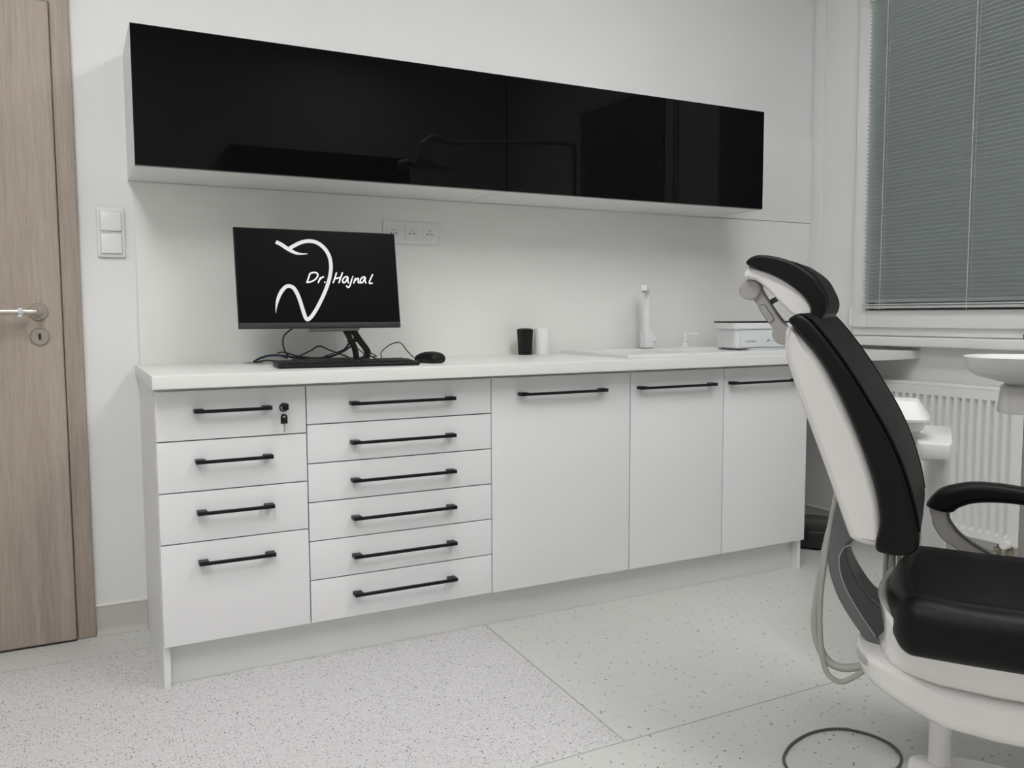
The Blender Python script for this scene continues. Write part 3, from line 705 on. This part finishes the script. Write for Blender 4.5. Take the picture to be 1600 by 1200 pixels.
def slab(poly, hw, r=.012, dens=5, k=4, v0=0.0, widen=None, mb=None, ri=None, du=0.0):
    """closed side profile (u,w) given width in v, with rounded rims"""
    P = [(p.x+du, p.y) for p in catmull([(a, b_, 0) for a, b_ in poly], dens, closed=True)]; ri = r if ri is None else ri
    m = mb or MB(); rings = []
    ins = []
    for i in range(k+1): a = R(90*i/k); ins.append((ri*(1-math.sin(a)), r*(1-math.cos(a))))   # (profile inset, v inset)
    seq = [(d, -hw+e) for d, e in ins] 
    nm = 6
    mid = [(0, -hw+r + (2*hw-2*r)*j/nm) for j in range(1, nm)]
    seq = seq + mid + [(d, -e_) for d, e_ in [(d, -hw+e) for d, e in ins][::-1]]
    for d, v in seq:
        Q = offset_poly(P, d)
        rings.append([(u_+(widen(v, w_) if widen else 0), -(v+v0), w_) for u_, w_ in Q])
    return m.loft(rings)
# backrest
shell = [(-.308, 1.004), (-.311, .975), (-.308, .945), (-.296, .905), (-.275, .847), (-.244, .766), (-.210, .675), (-.180, .590), (-.168, .570), (-.140, .560), (-.116, .562), (-.107, .575), (-.107, .608), (-.118, .677), (-.146, .762), (-.186, .855), (-.232, .940), (-.272, .990), (-.293, 1.008)]
bk = slab(shell, .234, r=.050, ri=.018, k=7, dens=3, du=-.010).build('back_shell', 'shell_white', ch, angle=60)
inner = offset_poly(shell, .018)
pad = [(-.299, 1.018), (-.291, 1.030), (-.277, 1.034), (-.262, 1.026), (-.247, 1.012), (-.212, .968), (-.174, .913), (-.136, .850), (-.104, .794), (-.077, .732), (-.059, .676), (-.050, .640), (-.042, .599), (-.045, .570), (-.066, .555), (-.104, .554), (-.122, .566), (-.114, .62), (-.124, .685), (-.150, .765), (-.190, .860), (-.236, .945), (-.274, .992)]
pd = slab(pad, .246, r=.016, ri=.009, k=5, dens=3, du=-.010).build('back_pad', 'leather_black', ch, angle=60)
front = [(-.278, 1.0325), (-.262, 1.028), (-.246, 1.013), (-.211, .969), (-.173, .914), (-.135, .851), (-.103, .795), (-.076, .733), (-.058, .677), (-.049, .641), (-.043, .606)]
# inset front upholstery with piping
m = MB(); rings = []
FP = catmull([(a-.010, b_, 0) for a, b_ in front], 4)
for i, p in enumerate(FP):
    t = (FP[min(i+1, len(FP)-1)]-FP[max(i-1, 0)]).normalized(); n_ = Vector((-t.y, t.x, 0))
    if n_.x < 0: n_ = -n_
    ring = []
    for j in range(13):
        v = -.236+.472*j/12; e = .003*(1-abs(v/.236)**4)+.0008; ring.append((p.x+n_.x*e, v, p.y+n_.y*e))
    for j in range(13)[::-1]:
        v = -.236+.472*j/12; ring.append((p.x-n_.x*.006, v, p.y-n_.y*.006))
    rings.append(ring)
m.loft(rings); m.build('back_front_panel', 'leather_front', ch, angle=50)
for s_ in (-1, 1):
    MB().tube([(p.x+.0008, s_*.2375, p.y+.0006) for p in FP], .0022, n=6, smooth=False).build('piping', 'leather_front', ch)
# headrest
hw_ = [(-.421, 1.139), (-.427, 1.115), (-.402, 1.109), (-.372, 1.085), (-.349, 1.060), (-.332, 1.043), (-.316, 1.029), (-.288, 1.022), (-.275, 1.032), (-.274, 1.048), (-.292, 1.079), (-.326, 1.108), (-.366, 1.130), (-.402, 1.141)]
slab(hw_, .100, r=.026, ri=.009, k=6, dens=3, du=-.004).build('headrest_shell', 'chair_white', ch, angle=60)
hp = [(-.419, 1.146), (-.415, 1.156), (-.403, 1.163), (-.385, 1.165), (-.350, 1.159), (-.310, 1.143), (-.272, 1.115), (-.255, 1.088), (-.244, 1.062), (-.245, 1.040), (-.257, 1.020), (-.272, 1.017), (-.282, 1.026), (-.279, 1.046), (-.297, 1.074), (-.330, 1.101), (-.368, 1.122), (-.402, 1.135)]
slab(hp, .120, r=.018, ri=.007, k=5, dens=3, du=-.004).build('headrest_pad', 'leather_black', ch, angle=60)
hf = catmull([(-.330, 1.1490, 0), (-.312, 1.1425, 0), (-.276, 1.1155, 0), (-.2585, 1.088, 0), (-.2480, 1.062, 0), (-.2495, 1.041, 0), (-.261, 1.0215, 0)], 4)
m = MB(); rings = []
for i, p in enumerate(hf):
    t = (hf[min(i+1, len(hf)-1)]-hf[max(i-1, 0)]).normalized(); n_ = Vector((-t.y, t.x, 0)); n_ = -n_ if n_.x < 0 else n_
    rings.append([(p.x+n_.x*.0012, v, p.y+n_.y*.0012) for v in (-.106, -.06, 0, .06, .106)] + [(p.x-n_.x*.005, v, p.y-n_.y*.005) for v in (.106, .06, 0, -.06, -.106)])
m.loft(rings); m.build('headrest_front_panel', 'leather_front', ch, angle=50)
# headrest articulation arm (near side face at v = .05)
def disc(u_, w_, r_, v0, v1, mat, name, par=ch, n=36):
    return MB().lathe([(r_-.003, -v0), (r_, -v0-.003), (r_, -v1+.003), (r_-.003, -v1)], (u_, 0, w_), n, axis='y').build(name, mat, par)
v1 = .062
ar = slab([(-.407, 1.100), (-.395, 1.084), (-.372, 1.045), (-.352, 1.016), (-.336, 1.004), (-.322, 1.000), (-.322, .985), (-.336, .966), (-.350, .964), (-.364, .970), (-.373, .985), (-.372, 1.000), (-.380, 1.012), (-.400, 1.043), (-.418, 1.070), (-.428, 1.09)], .018, r=.004, dens=4, v0=.040).build('headrest_arm', 'arm_grey', ch, angle=40)
disc(-.4225, 1.089, .0235, .018, .070, 'arm_grey', 'pivot_disc')
m = MB(); slot = []
for k in range(20):
    a = 2*math.pi*k/20; c0 = (-.396, 1.052) if math.sin(a) > 0 else (-.373, 1.018)
    # stadium along the arm direction
    dx, dz = .023, -.034; L = math.hypot(dx, dz); ax = (dx/L, dz/L); px_ = (-ax[1], ax[0])
    cc = (-.3935, 1.048) if math.cos(a) < 0 else (-.377, 1.0225)
    slot.append((cc[0]+.0085*(ax[0]*math.cos(a)+px_[0]*math.sin(a)), cc[1]+.0085*(ax[1]*math.cos(a)+px_[1]*math.sin(a))))
m.loft([[(x, -.057, z) for x, z in slot], [(x, -.0595, z) for x, z in slot]]); m.build('release_rim', 'bracket_dark', ar)
s2 = offset_poly(slot, .0014); m = MB(); m.loft([[(x, -.058, z) for x, z in s2], [(x, -.0612, z) for x, z in s2]]); m.build('release_button', 'arm_grey', ar)
slab([(-.404, 1.093), (-.392, 1.077), (-.368, 1.040), (-.345, 1.010), (-.351, 1.008), (-.374, 1.038), (-.398, 1.075), (-.408, 1.090)], .012, r=.002, dens=2, v0=.03).build('arm_edge', 'arm_grey_dark', ch)
MB().tube([(-.386, -.03, 1.058), (-.366, -.03, 1.070)], .0062, n=12, smooth=False).build('arm_stop', 'arm_grey_dark', ch)
slab([(-.350, .990), (-.318, .998), (-.290, .975), (-.300, .950), (-.330, .962)], .030, r=.006, v0=0.02).build('arm_socket', 'chair_white', ch)
# curved backrest bracket
sup = [(-.222, .640), (-.231, .600), (-.240, .555), (-.242, .496), (-.236, .445), (-.215, .388), (-.179, .332), (-.145, .294), (-.115, .285), (-.112, .370), (-.148, .404), (-.175, .439), (-.197, .480), (-.201, .509), (-.190, .526), (-.150, .545), (-.150, .60), (-.19, .64)]
slab(sup, .050, r=.006, dens=3).build('back_bracket', 'bracket_edge', ch, angle=40)
sp2 = [(-.203, .512), (-.214, .490), (-.213, .460), (-.200, .420), (-.172, .372), (-.136, .320), (-.114, .302), (-.113, .366), (-.150, .400), (-.177, .436), (-.198, .478)]
slab(sp2, .004, r=.0015, dens=3, v0=.0505).build('bracket_inlay', 'bracket_dark', ch, angle=40)
m = MB(); m.tube([(-.2165, -.0515, .515) if False else (u_, -.053, w_) for u_, w_ in ((-.190, .519), (-.205, .511), (-.2155, .490), (-.2145, .460), (-.2015, .419), (-.1735, .371), (-.137, .318))], .0016, n=6); m.build('bracket_trim', 'arm_grey', ch)
# seat
def seatpad(x, y, z):
    v = y/.262; t_ = (z-.355)/.10
    rear = max(0, (-.02-x)/.08); x2 = x + .035*(v*v)*max(0, 1-(x+.10)/.12)*1.0
    zz = z
    if t_ > .3:
        zz += t_*(.010*abs(v)**3 - .012*(1-v*v)*max(0, min(1, (x+.05)/.1)) )
    if t_ < .4: zz += -.004
    yy = y*(1 + .03*min(1, max(0, x+.1)/.15) - .06*max(0, t_-.5)*1.0)
    return (x2, yy, zz)
RB(-.117, .52, -.252, .252, .352, .462, r=.042, k=5, sub=(16, 10, 2), fn=seatpad).build('seat_pad', 'leather_black', ch, angle=70)
def seattop(x, y, z):
    v = y/.262; dz = .010*abs(v)**3 - .012*(1-v*v)*max(0, min(1, (x+.05)/.1))
    return (x+.035*v*v*max(0, 1-(x+.10)/.12), y, z+dz)
RB(-.072, .50, -.185, .185, .452, .4648, r=.006, k=3, sub=(12, 10, 1), fn=seattop).build('seat_front_panel', 'leather_front', ch, angle=50)
def legrest(x, y, z): return (x, y*(1-.25*(x-.52)/.55), z-.06*(x-.52)/.55)
RB(.515, 1.06, -.235, .235, .365, .452, r=.035, k=4, sub=(8, 6, 1), fn=legrest).build('leg_pad', 'leather_black', ch, angle=70)
# seat pan (upper frame + lower hull), lofted along the chair
def sect(u_, hb, ht, zb, zt, n=9.0, N=40, bow=0.0):
    out = []
    for i in range(N):
        a = 2*math.pi*i/N; ca, sa = math.cos(a), math.sin(a)
        k = 1/((abs(ca)**n+abs(sa)**n)**(1/n)); s_ = (sa*k+1)/2
        out.append((u_+bow*(ca*k)**2, ca*k*(hb+(ht-hb)*s_**1.6), zb+(zt-zb)*s_))
    return out
U = [(-.128, .10, .150, .32, .415), (-.122, .125, .185, .295, .425), (-.110, .145, .205, .285, .420), (-.088, .155, .222, .277, .395), (-.06, .16, .235, .272, .380), (.0, .166, .248, .266, .375), (.10, .172, .252, .263, .372), (.30, .172, .25, .262, .372), (.50, .165, .24, .265, .372), (.515, .15, .23, .28, .36)]
MB().loft([sect(q[0]-.008, *q[1:], bow=.02 if q[0] < -.05 else 0) for q in U]).build('seat_frame', 'chair_white', ch, angle=55)
U = [(-.172, .105, .115, .262, .288), (-.166, .125, .14, .246, .300), (-.150, .135, .155, .232, .302), (-.12, .140, .165, .213, .298), (-.085, .142, .169, .194, .288), (-.05, .145, .172, .181, .279), (.01, .15, .176, .169, .272), (.10, .155, .180, .161, .266), (.30, .155, .18, .158, .264), (.52, .145, .17, .165, .264), (.56, .12, .15, .19, .26)]
MB().loft([sect(q[0]-.006, *q[1:], n=6, bow=.03 if q[0] < -.0 else 0) for q in U]).build('seat_hull', 'chair_white', ch, angle=55)
slab([(-.135, .300), (-.15, .285), (-.128, .285)], .05, r=.004).build('hinge_gap', 'ink_black', ch)
# far-side armrest
VA = -.315
slab([(-.058, .548), (-.055, .560), (-.044, .577), (-.023, .596), (.028, .613), (.081, .617), (.148, .612), (.25, .598), (.33, .58), (.345, .565), (.32, .555), (.24, .565), (.149, .571), (.10, .572), (.048, .566), (.015, .552), (-.002, .538), (-.03, .538)], .028, r=.014, dens=4, v0=VA, du=.012).build('armrest_pad', 'leather_black', ch, angle=60)
slab([(-.050, .545), (-.047, .520), (-.042, .500), (-.020, .467), (.017, .443), (.060, .405), (.12, .38), (.13, .40), (.105, .428), (.087, .440), (.052, .460), (.018, .484), (-.004, .508), (-.012, .530), (-.012, .545)], .016, r=.005, dens=4, v0=VA+.004, du=.012).build('armrest_bracket', 'arm_grey', ch, angle=45)
m = MB(); m.tube([(u_+.012, -(VA+.021), w_) for u_, w_ in ((-.010, .545), (-.008, .525), (.002, .508), (.020, .487), (.054, .463), (.089, .443), (.12, .418))], .0035, n=8); m.build('bracket_trim', 'arm_grey_dark', ch)
m = MB(); m.rbox(.04, .14, .19, .33, .355, .40, r=.01); m.build('armrest_mount', 'chair_white', ch)
# column and base plate
MB().lathe([(.030, .028), (.0255, .036), (.0240, .044), (.0240, .20)], (0.0, 0, 0), 30).build('lift_column', 'chair_white', ch)
RB(.34, .58, -.09, .09, .030, .18, r=.03, k=3).build('lift_housing', 'unit_base_grey', ch)
def plate(x, y, z):
    t_ = max(0.0, (.02-x)/.086); yc = -.06; return (x, yc+(y-yc)*math.sqrt(max(.12, 1-.8*t_*t_)), z)
RB(-.066, .72, -.19, .052, 0.0004, .036, r=.0178, k=5, sub=(8, 4, 1), fn=plate).build('base_plate', 'chair_white', ch, angle=60)
# hoses hanging from the back into the hull
MB().tube([(-.222, -.03, .64), (-.232, -.03, .575), (-.247, -.03, .500), (-.263, -.03, .38), (-.266, -.03, .305), (-.246, -.035, .248), (-.210, -.04, .228), (-.155, -.045, .243)], .0092, n=12, dens=14, ribs=.035).build('suction_hose', 'hose_grey', ch)
MB().tube([(-.222, -.045, .65), (-.235, -.045, .575), (-.247, -.045, .480), (-.255, -.045, .385), (-.253, -.045, .295), (-.242, -.045, .226), (-.224, -.05, .203), (-.198, -.05, .201), (-.155, -.055, .238)], .0062, n=10, dens=10).build('air_hose', 'hose_grey', ch)
MB().tube([(-.10, .2, .60), (-.128, .2, .50), (-.132, .2, .44), (-.130, .2, .34), (-.11, .18, .28), (-.06, .14, .26)], .0058, n=10).build('air_hose', 'hose_grey', ch)
MB().tube([(-.09, .2, .60), (-.114, .2, .50), (-.118, .2, .44), (-.114, .2, .34), (-.09, .18, .28), (-.06, .14, .255)], .0085, n=12, dens=14, ribs=.05).build('suction_hose', 'hose_grey', ch)
MB().tube([(-.08, .19, .58), (-.099, .19, .48), (-.102, .19, .42), (-.10, .19, .34), (-.08, .17, .29)], .005, n=10).build('air_hose', 'hose_grey', ch)

# floor cable loop
cl = [(1.10, -2.15, .0035), (1.25, -2.02, .0035), (1.42, -1.92, .0035), (1.43, -1.83, .0035), (1.29, -1.78, .0035), (1.258, -1.70, .0035), (1.272, -1.648, .0035), (1.305, -1.612, .0035), (1.367, -1.580, .0035), (1.447, -1.565, .0035), (1.520, -1.583, .0035), (1.560, -1.635, .0035), (1.566, -1.695, .0035), (1.540, -1.744, .0035), (1.488, -1.775, .0035), (1.38, -1.80, .0045), (1.28, -1.86, .0035), (1.2, -1.98, .0035), (1.2, -2.15, .0035)]
tag(MB().tube(cl, .0034, n=8, dens=10).build('foot_pedal_cable', 'arm_grey_dark'), 'dark grey cable lying in a loop on the floor beside the chair base', 'cable')

# ---------------------------------------------------------------- assistant stand and spittoon beside the chair
au = empty('assistant_stand', (1.966, -1.500, 0), RZ, label='white pillar with a small tray behind the dental chair back', cat='stand')
def sq(hx, hy, z, n=4, N=28): return [(hx*math.copysign(abs(math.cos(a))**(2/n), math.cos(a)), hy*math.copysign(abs(math.sin(a))**(2/n), math.sin(a)), z) for a in [2*math.pi*i/N for i in range(N)]]
MB().loft([sq(.031, .034, .02), sq(.031, .034, .66)]).build('pillar', 'unit_white', au)
MB().loft([sq(.075, .09, 0.0003), sq(.08, .095, .01), sq(.075, .09, .02), sq(.05, .06, .026)]).build('foot', 'unit_white', au)
MB().loft([[(x-.006, y+.0075, z) for x, y, z in sq(a, b_, z_, n=7, N=44)] for a, b_, z_ in ((.036, .190, .655), (.041, .196, .658), (.042, .1975, .664), (.043, .198, .697), (.041, .196, .701), (.036, .191, .702))]).build('arm_block', 'unit_white', au, angle=50)
TRX, TRY = -.082, -.080
MB().lathe([(.012, .680), (.012, .735), (.022, .745)], (TRX+.030, TRY, 0), 16).build('tray_stem', 'unit_white', au)
MB().loft([[(x+TRX, y+TRY, z) for x, y, z in sq(a, b_, z_, n=5)] for a, b_, z_ in ((.030, .05, .722), (.050, .070, .727), (.057, .080, .745), (.058, .081, .748), (.063, .086, .750), (.0635, .0865, .757), (.060, .082, .762), (.036, .052, .800), (.033, .048, .803), (.028, .040, .802))]).build('tray', 'unit_white', au, angle=30)

sp_ = empty('spittoon', (2.12, -1.653, 0), RZ, label='white spittoon bowl on a slim column at the right edge', cat='spittoon')
MB().loft([sq(.05, .05, .836, n=3.0), sq(.060, .06, .850), sq(.082, .11, .855, n=2.6), sq(.130, .132, .868, n=2.6), sq(.150, .15, .885, n=2.6), sq(.157, .157, .915, n=2.6), sq(.158, .158, .918, n=2.6), sq(.153, .153, .9185, n=2.6), sq(.140, .14, .89, n=2.6), sq(.06, .06, .875)]).build('bowl', 'unit_white', sp_, angle=50)
MB().loft([sq(.062, .06, .768, n=5), sq(.072, .07, .770, n=5), sq(.066, .064, .836, n=5), sq(.058, .056, .842, n=5)]).build('housing', 'unit_base_grey', sp_, angle=40)
MB().lathe([(.02, .02), (.02, .77)], (.012, .01, 0), 20).build('column', 'arm_grey', sp_)
MB().loft([sq(.09, .09, 0.0003), sq(.095, .095, .01), sq(.09, .09, .02), sq(.03, .03, .028)]).build('foot', 'unit_white', sp_)

# operating lamp above the chair: out of the frame, mirrored in the black doors
ol = empty('operating_lamp', (2.42, -1.80, 0), 0, label='dental operating lamp on an arm, seen only mirrored in the black doors', cat='lamp')
MB().lathe([(.12, .0003), (.12, .015), (.03, .03), (.018, .04), (.018, 2.00)], n=24).build('pole', 'lamp_head', ol)
MB().tube([(0, 0, 1.985), (-.10, .0, 1.99), (-.5, .03, 1.95), (-.80, .05, 1.92)], .013, n=12).build('swing_arm', 'lamp_head', ol)
MB().tube([(-.80, .05, 1.93), (-.87, .06, 1.94), (-.94, .08, 1.90)], .016, n=12).build('fork', 'lamp_head', ol)
m = MB(); m.lathe([(.012, .13), (.03, .12), (.045, .05), (.06, .0), (.055, -.02)], n=28); m.v = [(x-.94, y*1.0+.09, z*.9+1.79) for x, y, z in m.v]; m.build('lamp_head', 'lamp_head', ol)
m = MB(); m.tube([(-.94-.13, .09, 1.78), (-.94-.06, .09, 1.80), (-.94, .09, 1.80), (-.94+.06, .09, 1.80), (-.94+.13, .09, 1.78)], [.022, .012, .012, .012, .022], n=10); m.build('grip', 'lamp_head', ol)
oc = empty('tall_cupboard', (0, YF, 0), label='black wall cupboard on the opposite wall, seen only mirrored in the black doors', cat='cupboard')
B(.83, 2.05, .0005, .33, 1.62, 2.14).build('body', 'black_plastic', oc, smooth=False)
for k in range(2): RB(.832+.609*k, 1.439+.609*k, .331, .348, 1.62, 2.138, r=.001).build('door', 'black_plastic', oc)

# ---------------------------------------------------------------- ceiling lights
labs = ['rectangular ceiling light panel above the keyboard side of the room', 'rectangular ceiling light panel above the dental chair', 'rectangular fill light panel added on the ceiling near the camera, door side', 'rectangular fill light panel added on the ceiling near the camera, window side']
for (x, y), lab in zip(PANELS, labs):
    c = empty('ceiling_light', (x, y, ZC), label=lab, cat='ceiling light', group='ceiling light panels')
    m = MB(); ringbox(m, (-.31, .31, -.51, .51), (-.29, .29, -.49, .49), -.014, -.0005); m.build('frame', 'lamp_frame', c, smooth=False)
    B(-.289, .289, -.489, .489, -.010, -.001).build('diffuser', 'diffuser', c, smooth=False)
